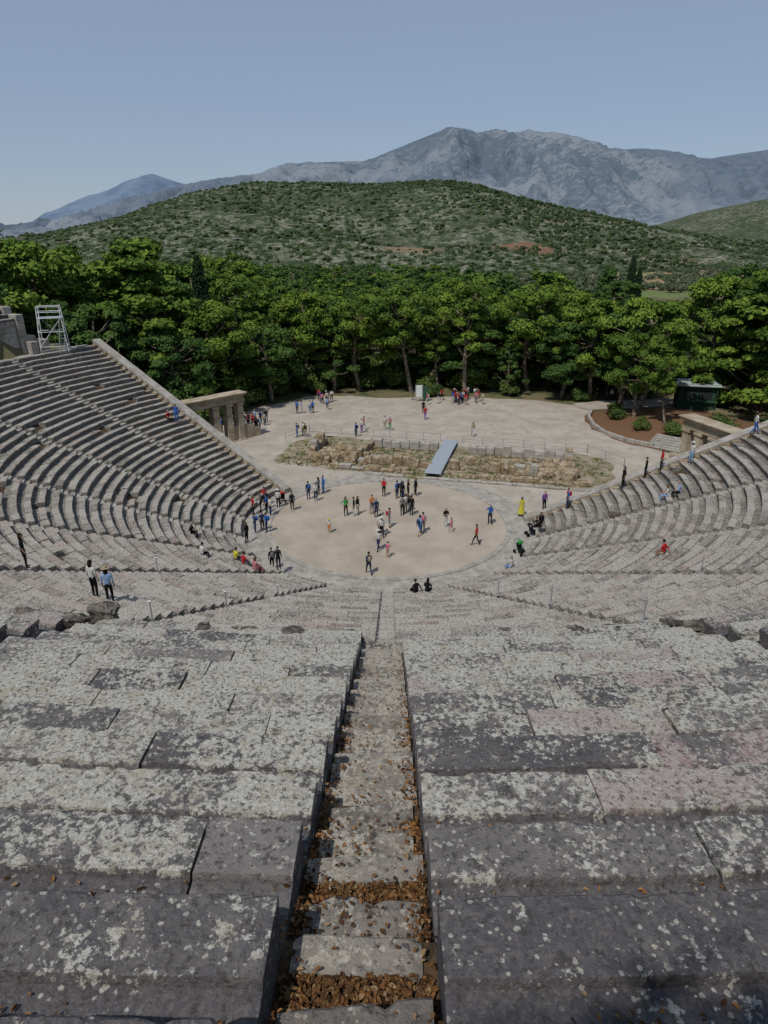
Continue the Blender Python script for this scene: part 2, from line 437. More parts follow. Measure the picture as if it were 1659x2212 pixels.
def sheet(name,pts,z,mat):
    bm=bmesh.new(); v=[bm.verts.new((p[0],p[1],z)) for p in pts]; f=bm.faces.new(v)
    if f.normal.z<0: f.normal_flip()
    bmesh.ops.triangulate(bm,faces=[f]); me=bpy.data.meshes.new(name); bm.to_mesh(me); bm.free(); me.materials.append(mat)
    return link(bpy.data.objects.new(name,me))
arc=[(12.4*math.cos(R(a)),12.4*math.sin(R(a))) for a in range(364,146,-4)]
def wob(pts,amp=.35):
    out=[]
    for i,p in enumerate(pts):
        q=pts[(i+1)%len(pts)]; L=math.hypot(q[0]-p[0],q[1]-p[1]); k=max(1,int(L/1.2))
        for j in range(k):
            x=p[0]+(q[0]-p[0])*j/k; y=p[1]+(q[1]-p[1])*j/k
            out.append((x+amp*noise.noise(Vector((x*.6,y*.6,0))),y+amp*noise.noise(Vector((x*.6,y*.6,5)))))
    return out
plaza=[(-13,8.8),(-17,11.6),(-22,15.5),(-21.5,22),(-21.5,28),(-20.5,34),(-18.2,39.8),(-14.5,43),(-12.3,46.5),(-6,47),(-1,45.5),(4,46),(10,46.5),(15,45.6),(21,44.5),(26.5,41.2),(27.5,38),(25.6,33.7),(25.2,28.5),(27,23),(30.6,19.5),(33,15),(31,6),(22,1.2),(14,.7)]
sheet("sand_plaza",arc+wob(plaza,.6),.004,M_sand)
sheet("footpath",wob([(27.5,38.5),(34,39.5),(39,41),(46,43),(54,48),(52,52),(44,46.5),(36,44.5),(31,44),(26,42)]),.035,M_sand)
cir=lambda r,n=120:[(r*math.cos(2*math.pi*i/n),r*math.sin(2*math.pi*i/n)) for i in range(n)]
sheet("orchestra_walkway",cir(11.95),.008,M_walk)
sheet("orchestra_floor",cir(9.75),.014,M_orch)
rg=B(); a=0
while a<360:
    L=random.uniform(7,10)
    block(rg,9.7,.07,[(0,-.1),(0,0),(.4,0),(.4,-.1)],a+.05,min(a+L,360)-.05,4,(random.random(),.7,0),dz=random.uniform(-.006,.006)); a+=L
rg.obj("orchestra_stone_ring",[M_walk])
al=B(); al.tube([(-.1,0,.01),(-.1,0,.045)],.36,20); al.obj("centre_stone",[M_walk])

# ---------------------------------------------------------------- stage ruins
TU=R(-13.); Uv=Vector((math.cos(TU),math.sin(TU),0)); Av=Vector((-math.sin(TU),math.cos(TU),0))
def ua(u,a,z=0): p=Uv*u+Av*a; return (p.x,p.y,z)
sheet("stage_ruin_ground",wob([ua(-15.5,13),ua(-8,11.6),ua(-2,11.0),ua(16,11.2),ua(19,13),ua(19.5,20),ua(17,22.6),ua(4,22.6),ua(-14,23),ua(-16,20)][:],.8),.012,M_dirtgrass)
st=B()
def wallline(u0,a0,u1,a1,w,h,pm=0.15,lmin=.6,lmax=1.6,mi=0,hv=.45):
    L=math.hypot(u1-u0,a1-a0); d=0; ang=TU+math.atan2(a1-a0,u1-u0)
    while d<L:
        l=random.uniform(lmin,lmax)
        if random.random()>pm:
            t=(d+l/2)/L; hh=h*random.uniform(1-hv,1+hv); p=ua(u0+(u1-u0)*t,a0+(a1-a0)*t+random.uniform(-.1,.1),hh/2)
            st.box(p,(l-.05,w*random.uniform(.7,1.1),hh),ang+random.uniform(-.08,.08),(random.random(),.5,0),mi if random.random()<.85 else 1,.09,(random.uniform(-.07,.07),random.uniform(-.05,.05)))
        d+=l
wallline(-5,11.1,17,11.3,.5,.18,.05,1.2,2.2,mi=1,hv=.1)
wallline(-9,12.3,-1.5,12.2,.5,.4,.2); wallline(4,12.4,16,12.6,.5,.4,.2)
wallline(-12,14.4,.6,14.6,.7,.85,.12); wallline(3,14.6,15,14.6,.7,.85,.12)
wallline(-12,16.0,-3,16.2,.5,.5,.35); wallline(4.5,16.4,14,16.2,.5,.5,.35)
wallline(-6.5,20.3,.3,20.3,.8,1.0,.08,.9,1.2,mi=1,hv=.12); wallline(4.2,20.4,7.2,20.4,.8,.95,.0,.9,1.2,mi=1,hv=.12); wallline(8.0,20.2,15,20.0,.8,.9,.25,.9,1.3,mi=1)
wallline(-12,14.4,-12.4,20.5,.8,1.1,.1); wallline(-6.8,14.6,-6.6,19.8,.7,.9,.2); wallline(15,13.5,15,20,.8,1.,.15); wallline(11,14.6,11,19.8,.6,.7,.25)
wallline(-3,17.8,.3,17.9,.5,.35,.4); wallline(4.3,18,10,18,.5,.4,.4)
st.obj("stage_building_ruins",[M_ochre,M_walk])
sr=B()
for k in range(380):
    u=random.choice([random.gauss(-9,2.4),random.gauss(9.5,3.2),random.uniform(-13,16)]); a=random.uniform(12,20)
    if abs(u-2)<1.1: continue
    s=random.uniform(.08,.36); p=ua(u,a,s*.3)
    rock(sr,p,(s*random.uniform(.8,1.5),s,s*random.uniform(.6,1.1)),k*1.7,sub=1)
for k in range(50):
    u=random.choice([random.uniform(-11,-7),random.uniform(12,15.5)]); a=random.uniform(13.4,17.5); s=random.uniform(.4,.75); p=ua(u,a,s*.5)
    rock(sr,p,(s*1.1,s,s*1.3),k*2.9,sub=2)
sr.obj("stage_rubble",[M_ochre])
gr=B()
for k in range(5200):
    u=random.uniform(-15,18.5); a=random.uniform(11.8,22.3); p=ua(u,a,.012)
    if noise.noise(Vector((p[0]*.35,p[1]*.35,7)))<.02: continue
    s=random.uniform(.12,.3); t=random.uniform(0,3.14); c_,s_=math.cos(t)*.06,math.sin(t)*.06
    gr.add([(p[0]-c_,p[1]-s_,0),(p[0]+c_,p[1]+s_,0),(p[0]+random.uniform(-.08,.08),p[1]+random.uniform(-.08,.08),s)],[(0,1,2)],(random.random(),0,0))
gr.obj("grass",[M_bush])
wk=B()
for k in range(48):
    p=ua(1.75+.004*k,11.7+k*.24,.42); wk.box(p,(1.6,.23,.05),TU,(.5,.5,0),0,.01)
for s in(-.7,.7):
    wk.box(ua(1.85+s,17.4,.3),(.1,11.5,.18),TU,mi=1)
wk.box(ua(1.85,23.2,.22),(1.6,.9,.4),TU,mi=0)
wk.obj("boardwalk",[M_plank,M_metal])
def fence(name,pts,h=.95,sp=2.0):
    b=B()
    for (p,q) in zip(pts[:-1],pts[1:]):
        L=math.hypot(q[0]-p[0],q[1]-p[1]); k=max(1,int(L/sp)); 
        for j in range(k+1):
            x=p[0]+(q[0]-p[0])*j/k; y=p[1]+(q[1]-p[1])*j/k; z=p[2]+(q[2]-p[2])*j/k
            b.tube([(x,y,z),(x,y,z+h)],.035,5)
        for hh in(h-.03,h*.5): b.tube([(p[0],p[1],p[2]+hh),(q[0],q[1],q[2]+hh)],.022,4)
    return b.obj(name,[M_metal])
fence("metal_fence",[ua(-15.5,24.2),ua(.6,24.0)]); fence("metal_fence",[ua(3.2,24.0),ua(17,23.4),ua(20.5,19.5),ua(20,13.5)])
fence("metal_fence",[ua(-15.5,24.2),ua(-17,20)])

# ---------------------------------------------------------------- gates
def gate(name,cx,cy,rz,flip=1,sc=1.):
    g=empty(name,(cx,cy,0)); g.rotation_euler=(0,0,rz); g.scale=(sc,sc,sc)
    def part(nm,boxes,mat=M_gate):
        b=B()
        for c,s in boxes: b.box((c[0]*flip,c[1],c[2]),s,0,(random.random(),.5,0),0,.04)
        b.obj(nm,[mat],g)
    xs_=(-3.0,.2,1.7,3.0)
    part("piers",[((x,0,.55+j*.86),(.62 if x!=0.2 else .7,.8,.85)) for x in xs_ for j in range(4)]+[((x,0,.06),(.9,1.1,.12)) for x in xs_])
    part("capitals",[((x,0,3.72),(.82,.95,.26)) for x in xs_])
    part("architrave",[((-1.4,0,4.07),(3.9,.82,.42)),((2.05,0,4.07),(2.96,.82,.42))])
    part("frieze",[((.08,0,4.43),(6.75,.78,.28))])
    part("cornice",[((.08,0,4.66),(7.1,1.25,.17)),((.08,0,4.80),(7.25,1.5,.12))])
    part("low_wall",[((3.9,0,.7),(1.2,.6,1.4)),((4.9,0,.45),(.9,.6,.9)),((2.35,0,.75),(.7,.5,1.5))])
    return g
gate("stone_gateway",-19.8,21.6,R(47),1,1.15); gate("stone_gateway",30.6,8.8,R(-72),-1,1.22)

# ---------------------------------------------------------------- kiosk, board, kerb, steps, scaffold
k=empty("ticket_kiosk",(42.6,40.6,.05)); k.rotation_euler=(0,0,R(-12)); k.scale=(1.1,1.1,1.15)
b=B(); b.box((0,0,1.35),(4.2,3,2.7),0,bev=.03); b.obj("cabin",[M_green],k)
b=B(); b.box((-.9,-1.52,1.75),(1.5,.04,1.1)); b.box((.95,-1.52,1.75),(1.5,.04,1.1)); b.box((-2.12,0,1.75),(.04,1.8,1.1)); b.obj("windows",[M_glass],k)
b=B(); b.box((0,0,2.83),(5.2,4.0,.18)); b.box((0,0,3.0),(4.4,3.2,.14)); b.obj("roof",[M_roof],k)
b=B(); b.box((-2.2,-1.7,1.3),(.1,.1,2.6)); b.box((2.2,-1.7,1.3),(.1,.1,2.6)); b.box((0,-1.7,.9),(4.4,.3,.06)); b.obj("frame",[M_green],k)
ib=empty("information_board",(4.3,43.4,0))
b=B(); b.box((0,0,1.5),(.85,.08,1.7)); b.obj("panel",[M_white],ib)
b=B(); b.box((-.5,0,1.2),(.08,.1,2.4)); b.box((.5,0,1.2),(.08,.1,2.4)); b.obj("posts",[M_metal],ib)
b=B(); b.box((.95,.1,1.1),(.7,.35,2.2)); b.obj("dark_backing_panel",[M_green],ib)
kb=B(); pts=[(27.6,37.6),(26.2,34),(25.7,30),(26.1,26.5),(27.6,23.4),(30,21.4)]
for p,q in zip(pts[:-1],pts[1:]):
    L=math.hypot(q[0]-p[0],q[1]-p[1]); nk=int(L/.9)
    for j in range(nk):
        t=(j+.5)/nk; kb.box((p[0]+(q[0]-p[0])*t,p[1]+(q[1]-p[1])*t,.2),(L/nk-.03,.4,random.uniform(.42,.5)),math.atan2(q[1]-p[1],q[0]-p[0]),(random.random(),.5,0))
kb.obj("stone_kerb",[M_walk])
sp=B()
for j in range(6): sp.box((31.0+j*.34,20.6+j*.38,.0+j*.075),(4.2,.50,.15+j*.15),R(-42),(random.random(),.6,0),0,.02)
sp.obj("stone_steps",[M_walk])
sc=empty("scaffold_tower",(-33.5,16.6,11.3)); sc.rotation_euler=(0,0,R(20))
b=B()
for sx in(-1,1):
    for sy in(-1,1): b.tube([(sx*1.25,sy*.9,0),(sx*1.0,sy*.7,4.4)],.045,6)
for z,f in ((.6,1.21),(2.0,1.14),(3.3,1.06),(3.85,1.03),(4.35,1.0)):
    w=f
    for sy in(-1,1): b.tube([(-w,sy*.72*f,z),(w,sy*.72*f,z)],.035,5)
    for sx in(-1,1): b.tube([(sx*w,-.72*f,z),(sx*w,.72*f,z)],.035,5)
b.tube([(-1.2,-.85,.6),(1.05,-.75,3.3)],.03,5); b.tube([(1.2,.85,.6),(-1.05,.75,3.3)],.03,5); b.tube([(-1.2,-.85,2.0),(-1.1,.8,3.3)],.03,5)
b.obj("frame",[M_white],sc)
b=B(); b.box((0,0,3.3),(2.1,1.5,.06)); b.obj("platform",[M_plank],sc)
b=B()
b.tube([(.5,-1.6,0),(.9,-.8,3.4)],.03,5); b.tube([(1.0,-1.6,0),(1.3,-.8,3.4)],.03,5)
for j in range(11): t=(j+.5)/11; b.tube([(.5+.4*t,-1.6+.8*t,3.4*t),(1.0+.3*t,-1.6+.8*t,3.4*t)],.02,4)
b.obj("ladder",[M_metal],sc)
for (r,a) in [(20,252),(25,252),(30,252),(34,252),(19,288),(24,288),(30,288),(35,288),(26,306),(32,306),(22,234),(31,234),(36,306),(35,324),(28,324)]:
    aa=R(a+1.0); x,y=r*math.cos(aa),r*math.sin(aa); z=seatz(x,y)
    b=B(); b.tube([(0,0,0),(0,0,1.05)],.03,6); b.box((0,0,.02),(.16,.16,.03)); b.tube([(-.05,0,.95),(.05,0,.95)],.045,6)
    o=b.obj("metal_post",[M_metal]); o.location=(x,y,z)

# ---------------------------------------------------------------- leaf litter
def litter():
    V=[];F=[];C=[]
    def leaf(x,y,z,s,col):
        a=random.uniform(0,6.28); tl=Matrix.Rotation(a,3,'Z')@Matrix.Rotation(random.gauss(0,.5),3,'X')@Matrix.Rotation(random.gauss(0,.4),3,'Y')
        o=len(V); c=random.uniform(.1,.35)*s
        for p in ((-.5*s,0,0),(-.18*s,.26*s,c),(.22*s,.22*s,c),(.5*s,0,0),(.22*s,-.22*s,c),(-.18*s,-.26*s,c)):
            q=tl@Vector(p); V.append((x+q.x,y+q.y,z+q.z+.012)); C.append(col)
        F.append((o,o+1,o+2,o+3)); F.append((o,o+3,o+4,o+5))
    for i in range(2,15):
        r0=R2+W2*i; z0=Z2+P2*i
        dens=3600 if i>=10 else (2000 if i>=7 else 700)
        for _ in range(dens):
            q=random.uniform(.0,W2)
            inch=q>.44
            bare=(W2-.02 if inch else .19) if i>=10 else (W2-.02 if inch else .32)
            onsl=(q<bare)
            if onsl:
                u_=(q-.44)/.34 if inch else q/.3
                if random.random()>(.10+.30*u_*u_ if i>=10 else .16+.3*u_*u_): continue
                if noise.noise(Vector((q*5,(r0+q)*2,1)))<-.05 and random.random()<.8: continue
            x=random.choice([random.uniform(-.375,.375),.375-abs(random.gauss(0,.07)),-.375+abs(random.gauss(0,.07))]) if onsl else random.uniform(-.375,.375)
            zz=z0-(.13 if inch else .316)+random.uniform(0,.02)-(.0 if onsl else .03)
            leaf(x,-(r0+q),zz,random.uniform(.018,.046),(random.random()*(.6 if i>=10 else 1),random.random(),0))
    for i in range(5,15):
        r0=R2+W2*i; z0=Z2+P2*i
        for _ in range(1000 if i>9 else 300):
            x=random.uniform(-2.6,2.6)
            if abs(x)<.4: continue
            q=.44+abs(random.gauss(.28,.12))
            if q>.77: q=random.uniform(.6,.77)
            r=r0+q; th=math.asin(x/r)
            if noise.noise(Vector((x*2,r*2,4)))<-.15: continue
            leaf(x,-r*math.cos(th),z0-.05+random.uniform(0,.02),random.uniform(.018,.045),(random.random()*.8,random.random(),0))
    b=B(); b.v=V;b.f=F;b.c=C;b.mi=[0]*len(F)
    m,nt,bs=newmat("dry_leaf"); n=N(nt); at=n.attr("blk")
    c=n.mix(at[0],(.045,.024,.013),(.33,.165,.062)); c=n.mix(n.m('MULTIPLY',n.step(at[1],.85,.97),.6),c,(.36,.26,.15)); n.col(c,bs)
    b.obj("fallen_leaves",[m])
litter()

# ---------------------------------------------------------------- trees
def leafcloud(V,F,C,cen,rc,nl,size,flat_=.65,bright=.5):
    d=rng.normal(size=(nl,3)); d/=np.linalg.norm(d,axis=1)[:,None]
    d[:,2]=np.where(d[:,2]<-.3,-d[:,2],d[:,2])
    rad=rc*(.66+.55*rng.random(nl)**.8)[:,None]
    p=d*rad; p[:,2]*=flat_; p+=cen
    nrm=d+.5*rng.normal(size=(nl,3)); nrm[:,2]+=.25; nrm/=np.linalg.norm(nrm,axis=1)[:,None]
    t=rng.normal(size=(nl,3)); u=np.cross(nrm,t); u/=np.linalg.norm(u,axis=1)[:,None]; v=np.cross(nrm,u)
    s=(size*(.6+.8*rng.random(nl)))[:,None]
    q=np.stack([p-u*s*.55,p-v*s*.28,p+u*s*.55,p+v*s*.28],1).reshape(-1,3)
    o=len(V); V.extend(map(tuple,q.tolist())); F.extend([(o+4*i,o+4*i+1,o+4*i+2,o+4*i+3) for i in range(nl)])
    br=np.clip(bright+.25*rng.normal(size=nl),0,1); C.extend([(float(x),0,0) for x in np.repeat(br,4)])
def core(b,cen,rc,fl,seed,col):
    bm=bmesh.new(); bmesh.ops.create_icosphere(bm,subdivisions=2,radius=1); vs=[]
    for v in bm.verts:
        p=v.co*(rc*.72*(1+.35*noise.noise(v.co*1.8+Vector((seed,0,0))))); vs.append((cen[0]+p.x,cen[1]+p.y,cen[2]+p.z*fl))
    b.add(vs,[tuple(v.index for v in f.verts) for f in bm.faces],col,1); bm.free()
def pine(name,seed,H=12.,cb=.38,CR=4.,ncl=34,lean=1.,mat=None,nl=250,size=.34,shape='round',tr=.26,cores=True):
    random.seed(seed); b=B(); V=[];F=[];C=[]
    top=Vector((random.uniform(-1,1)*lean,random.uniform(-1,1)*lean,H*.9)); mid=Vector((random.uniform(-1,1)*lean*.8,random.uniform(-1,1)*lean*.8,H*.45))
    tp=[]
    for i in range(9):
        t=i/8; p=mid*(2*t*(1-t))+top*(t*t); p.z=H*.9*t; tp.append(p)
    b.tube(tp,[tr*(1-.8*i/8)+.03 for i in range(9)],7)
    for k_ in range(ncl):
        t=cb+(1-cb)*((k_+random.random())/ncl); tt=(t-cb)/(1-cb)
        if shape=='round': env=CR*math.sqrt(max(.05,1-(abs(tt-.42)/.62)**2))
        elif shape=='cone': env=CR*(1-tt)**.75*(.55 if tt<.08 else 1)+.3
        else: env=CR*(.6+.4*math.sin(tt*2.6))*(1-.25*tt)
        ang=k_*2.4+random.uniform(-.6,.6); rr=env*random.choice([random.uniform(.75,1.2),random.uniform(.25,.8)])
        rc=random.uniform(.55,1.25)*CR*.27*(1 if shape!='cone' else .8)
        cpt=tp[min(8,int(t/.9*8))]; cen=Vector((cpt.x+rr*math.cos(ang),cpt.y+rr*math.sin(ang),H*t-rc*.35))
        base=tp[max(1,min(8,int((t-.1)/.9*8)))]
        mid_=(base+cen)/2+Vector((0,0,-.25)); b.tube([base,mid_,cen],[.09,.06,.025],4,cap=False)
        br=random.uniform(.1,.9)
        fl=.66 if shape!='cone' else .5
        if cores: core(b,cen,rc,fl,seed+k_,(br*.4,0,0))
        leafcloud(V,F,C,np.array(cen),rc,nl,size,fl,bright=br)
    o=len(b.v); b.v.extend(V); b.f.extend([tuple(i+o for i in f) for f in F]); b.c.extend(C); b.mi.extend([1]*len(F))
    return b.mesh(name,[M_bark,mat or M_pine])
pm=[pine("pine_mesh",11,12,.38,4.0,36),pine("pine_mesh",12,13,.47,3.6,28,2.1,shape='flat'),pine("pine_mesh",13,11,.30,4.4,40,1.2,mat=M_pine2),pine("pine_mesh",14,12.5,.50,3.8,28,2.8,shape='flat'),pine("pine_mesh",15,12,.25,3.4,36,.8,shape='round',mat=M_pine2),
    pine("pine_mesh",16,12,.08,4.0,64,.5,shape='cone',nl=230),pine("pine_mesh",17,12.5,.42,4.3,34,1.8),pine("pine_mesh",18,11.5,.15,3.6,48,.8,mat=M_pine2,shape='cone',nl=210)]
far_pm=[pine("far_pine_mesh",31+j,12,.3,4.2,22,1,nl=75,size=.62,mat=M_pine if j%2 else M_pine2,shape='round' if j<4 else 'cone') for j in range(5)]
shade=pine("shade_pine_mesh",77,14,.5,4.2,30,1.2,nl=260,size=.36)
cyp=B();V=[];F=[];C=[]
cyp.tube([(0,0,0),(0,0,10)],[.2,.05],6)
for j in range(60):
    t=(j+.5)/60; rr=1.1*math.sin(min(1,t*3)*1.57)*(1-t)**.55+.1; a=j*2.4
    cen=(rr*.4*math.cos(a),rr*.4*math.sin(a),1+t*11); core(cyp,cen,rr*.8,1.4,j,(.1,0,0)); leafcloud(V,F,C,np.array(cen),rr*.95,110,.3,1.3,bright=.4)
o=len(cyp.v); cyp.v.extend(V); cyp.f.extend([tuple(i+o for i in f) for f in F]); cyp.c.extend(C); cyp.mi.extend([1]*len(F)); cyp_me=cyp.mesh("cypress_mesh",[M_bark,M_cyp])
def bushmesh(seed,mat,n=7,size=.3,nl=120):
    random.seed(seed); b=B();V=[];F=[];C=[]
    for j in range(n):
        a=j*2.4; rr=random.uniform(0,.7); cen=(rr*math.cos(a),rr*math.sin(a),random.uniform(.5,1.1)); br=random.uniform(.2,.8)
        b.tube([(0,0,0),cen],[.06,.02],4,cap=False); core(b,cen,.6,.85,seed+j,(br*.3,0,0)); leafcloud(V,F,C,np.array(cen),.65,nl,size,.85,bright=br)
    o=len(b.v); b.v.extend(V); b.f.extend([tuple(i+o for i in f) for f in F]); b.c.extend(C); b.mi.extend([1]*len(F)); return b.mesh("bush_mesh",[M_bark,mat])
bush_me=[bushmesh(s,M_bush,7,.2,160) for s in(51,52)]; olive_me=[bushmesh(s,M_olive,6,.5,40) for s in(61,62)]
random.seed(99)
def put(name,me,x,y,top=None,sc=1.,parent=None,H=12.,wide=1.):
    z=gz(x,y)-.1
    if top: sc=(top-z)/H
    o=bpy.data.objects.new(name,me); o.location=(x,y,z); o.scale=(sc*wide,sc*wide,sc); o.rotation_euler=(0,0,random.uniform(0,6.28)); return link(o,parent)
for t in [(-31,36,21.8,5,1.3),(-43,32,21.5,0,1.1),(-38,41,18.,4,1.),(-52,36,23,6,1.1),(-60,30,22,0,1.1),(-47,44,19.5,1,1.),(-35,30,15.5,2,1.),(-24,37,13.5,6,1.05),(-27,31,12.5,2,1.),(-22,46,15.5,1,1.1),(-37.5,26,16,7,.9),(-44,25,18,2,1.),(-50,22,19.5,5,1.),
          (-17,43.5,11.5,2,1.1),(-13,51,14.5,0,1.),(-8.5,50,11.5,4,1.1),(-4.5,51,13.5,3,1.05),(0,54,12,6,1.),(3.4,49.5,14.,3,1.),(7.6,51,11.5,1,1.),(11.5,48.6,15.,1,1.),(15,53,12,2,1.2),(18,48,8.5,7,.9),(21.5,51,14.5,6,1.1),(25.5,46,11.5,2,1.1),
          (29.5,45,14,0,1.),(33,42,12.5,4,1.1),(31.5,32.5,11,0,1.),(33.6,36.8,14,6,1.1),(33.5,27.5,8.8,3,.8),(51,39,20,5,1.2),(55,36,17,2,1.1),(56,30,15,0,1.1),(47,48,17,0,1.),(56,46,18.5,4,1.1),(38,50,14,2,1.),(50,22,11.5,2,1.),(54,20,13.5,4,1.1),(62,30,16,0,1.)]:
    put("pine_tree",pm[t[3]],t[0],t[1],t[2],wide=t[4])
put("cypress_tree",cyp_me,-26,44,19.4,wide=.85); put("cypress_tree",cyp_me,-24.6,42,14.5,wide=.8); put("cypress_tree",cyp_me,55,108,17.8,wide=.8); put("cypress_tree",cyp_me,57.5,110,15.5,wide=.8)
for (x,y,s) in [(-20.5,36,1.7),(-21.5,39.5,2.2),(-20,42,2.2),(-23,33,2.2),(-24,29,2.4),(-16.5,47,1.6),(-11,48.5,1.3),(6.6,46.6,1.3),(18,47,1.3),(29.5,33,1.1),(30.5,27,1.),(33,23.8,1.1),(35,22,1.3),(37,19.5,1.7),(36,15,1.6),(38.5,24,1.5),(40,13,2.),(49,43,1.8),(27.5,44,1.3),(30.5,37,1.),(44,16,2.2),(37.5,45,1.2),(41,19,2.),(45,24,2.),(35,9,1.6),(38,7,2.)]:
    put("bush",random.choice(bush_me),x,y,sc=s)
forest=empty("pine_forest"); cnt=0; yy=55.
while yy<235:
    sp_=7.5+yy*.014
    lim=.70*(yy+50)+12; xx=-lim
    while xx<lim:
        x=xx+random.uniform(-3.2,3.2); y=yy+random.uniform(-3.2,3.2); ok=True
        rt=x/(y+50)
        if rt>.27 and y>100: ok=False
        if rt>.18 and y>150: ok=False
        if rt>.10 and y>200: ok=False
        if rt<-.38 and y>180: ok=False
        if rt<-.25 and y>140 and random.random()<.5: ok=False
        if 36<x<50 and y<56: ok=False
        if ok:
            me=random.choice([pm[0],pm[1],pm[2],pm[3],pm[4],pm[6],pm[6],pm[0],pm[7]]) if y<82 else random.choice(far_pm)
            H=random.choice([random.uniform(8.,11.),random.uniform(10,13.),random.uniform(11,15.2)])+(4 if x<-30 and y<110 else 0)
            if rt>.27: H=min(H,11.5 if y<75 else 9.5)
            if y>150: H=min(H,12.)
            put("pine",me,x,y,top=H,parent=forest,wide=random.uniform(1.,1.3)); cnt+=1
        xx+=sp_
    yy+=sp_*.9
for (x,y,t) in [(46,96,17),(44,92,13),(52,102,13),(60,66,17.5),(66,72,15)]: put("pine_tree",pm[7] if x<50 else pm[4],x,y,t)
und=empty("undergrowth")
for k_ in range(210):
    x=random.uniform(-45,60); y=random.uniform(50.5,64)+max(0,-x-18)*-.2
    if 36<x<50 and y<56: continue
    put("shrub",random.choice(bush_me),x,y,sc=random.uniform(1.,2.6),parent=und)
slope=empty("hillside_pines")
for k_ in range(60):
    a=R(random.uniform(168,345)); r=random.uniform(64,92)
    if abs(math.degrees(a)-262)<22: continue
    put("pine",random.choice(far_pm),r*math.cos(a),r*math.sin(a),sc=random.uniform(.8,1.1),parent=slope)
for (x,y,s) in [(-8.4,-60.2,1.0),(-3.2,-58.6,.95),(1.2,-59.4,1.0),(7.2,-57.6,.95),(12.2,-54.9,.9)]:
    put("pine_tree",shade,x,y,sc=s)
# ---------------------------------------------------------------- hills, mountains
def terrain(name,crest,yc,front,back,nx_,ny_,mat,amp,nscale,gull=0.,x0=None,x1=None):
    cx=[c[0] for c in crest]; cz=[c[1] for c in crest]
    X=np.linspace(x0,x1,nx_); Y=np.concatenate([np.linspace(front,yc,ny_),np.linspace(yc,back,ny_//3)[1:]])
    vs=[]
    for j,y in enumerate(Y):
        s=(y-front)/(yc-front) if y<=yc else (back-y)/(back-yc); s=max(0,min(1,s))
        sh=(s*s*(3-2*s))**.8 if y<=yc else math.cos((1-s)*1.57)
        for x in X:
            zc=float(np.interp(x,cx,cz)); p=Vector((x/nscale,y/nscale,0))
            nz=noise.fractal(p,1,2,7); g_=0
            if gull: g_=-gull*abs(noise.fractal(Vector((x/(nscale*.4),y/(nscale*1.5),3)),.9,2,7))*4*s*(1-s)
            vs.append((x,y-49.5,zc*sh+(amp*nz*(1-s*.75)+g_)*min(1,s*4)-3))
    n_=len(X); fs=[(j*n_+i,j*n_+i+1,(j+1)*n_+i+1,(j+1)*n_+i) for j in range(len(Y)-1) for i in range(n_-1)]
    b=B(); b.add(vs,fs); b.obj(name,[mat],smooth=True)
    return vs
hill=[(-900,-5),(-700,-8),(-564,-4),(-521,6),(-458,24),(-389,42),(-320,60),(-254,77),(-188,89),(-124,93),(-60,92),(3,93),(67,96),(111,90),(163,77),(216,63),(262,51),(296,43),(363,30),(536,8),(700,0),(900,-5)]
def hillmat(name,red):
    m,nt,bs=newmat(name); n=N(nt)
    c=n.mix(n.step(n.noise(.02,4,.6),.38,.62),(.07,.087,.042),(.13,.14,.088))
    c=n.mix(n.step(n.noise(.2,4,.78),.515,.58),c,(.26,.25,.21))
    c=n.mix(n.step(n.noise(.11,4,.7),.48,.56),c,(.035,.055,.02))
    c=n.mix(n.m('MULTIPLY',n.step(n.noise(.009,4,.6),.5,.62),.55),c,(.045,.06,.027))
    if red:
        nn=n.m('MULTIPLY',n.noise(.06,5,.7),2.6)
        for (cx,cy,sx,sy,cc) in ((18,498,44,26,(.23,.165,.105)),(104,503,48,30,(.22,.12,.075)),(160,640,34,26,(.27,.22,.15)),(210,520,60,30,(.23,.19,.12)),(290,600,80,40,(.24,.20,.12))):
            c=n.mix(n.m('MULTIPLY',n.step(n.m('ADD',n.dist((cx,cy),sx,sy),nn),1.95,1.7),.8),c,cc)
    n.col(c,bs); n.bump(n.noise(.3,4,.7),bs,1.,2.); return m
M_hill=hillmat("maquis_hillside",True); M_hill2=hillmat("wooded_hillside",False)
hv=terrain("green_hill",hill,1000,430,1500,260,150,M_hill,12,140,x0=-1000,x1=1000)
m,nt,bs=newmat("hazy_mountain_rock"); n=N(nt)
f=n.m('ADD',n.m('MULTIPLY',n.noise(.0016,5,.65),.6),n.m('MULTIPLY',n.noise(.022,4,.8),.5))
c=n.mix(n.step(f,.49,.60),(.11,.145,.18),(.22,.245,.28))  # bluish aerial haze is painted into the rock colours
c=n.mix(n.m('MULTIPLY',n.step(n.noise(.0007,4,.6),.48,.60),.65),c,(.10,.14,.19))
n.col(c,bs); n.bump(n.noise(.006,6,.75),bs,.8,50.)
mt=[(-6000,-10),(-3300,0),(-2796,5),(-2424,35),(-1940,155),(-1597,273),(-1264,360),(-1036,402),(-843,422),(-648,495),(-457,500),(-173,500),(15,569),(171,624),(371,690),(450,672),(544,651),(640,672),(729,669),(883,680),(1102,650),(1295,595),(1485,568),(1737,554),(2054,526),(2150,512),(2361,548),(2541,566),(3200,600),(6000,300)]
terrain("mountain_range",mt,5000,2300,7500,420,170,m,60,900,210,x0=-5200,x1=5200)
m2,nt,bs=newmat("hazy_distant_rock"); n=N(nt)
n.col(n.mix(n.step(n.noise(.004,5,.7),.4,.6),(.11,.16,.235),(.16,.21,.285)),bs)  # distance haze painted into the base colour, bluer for the farther range
mf=[(-9000,120),(-4441,141),(-4121,150),(-3845,213),(-3331,448),(-2892,600),(-2700,650),(-2625,678),(-2560,655),(-2379,600),(-2028,517),(-1680,377),(-500,200),(3000,100)]
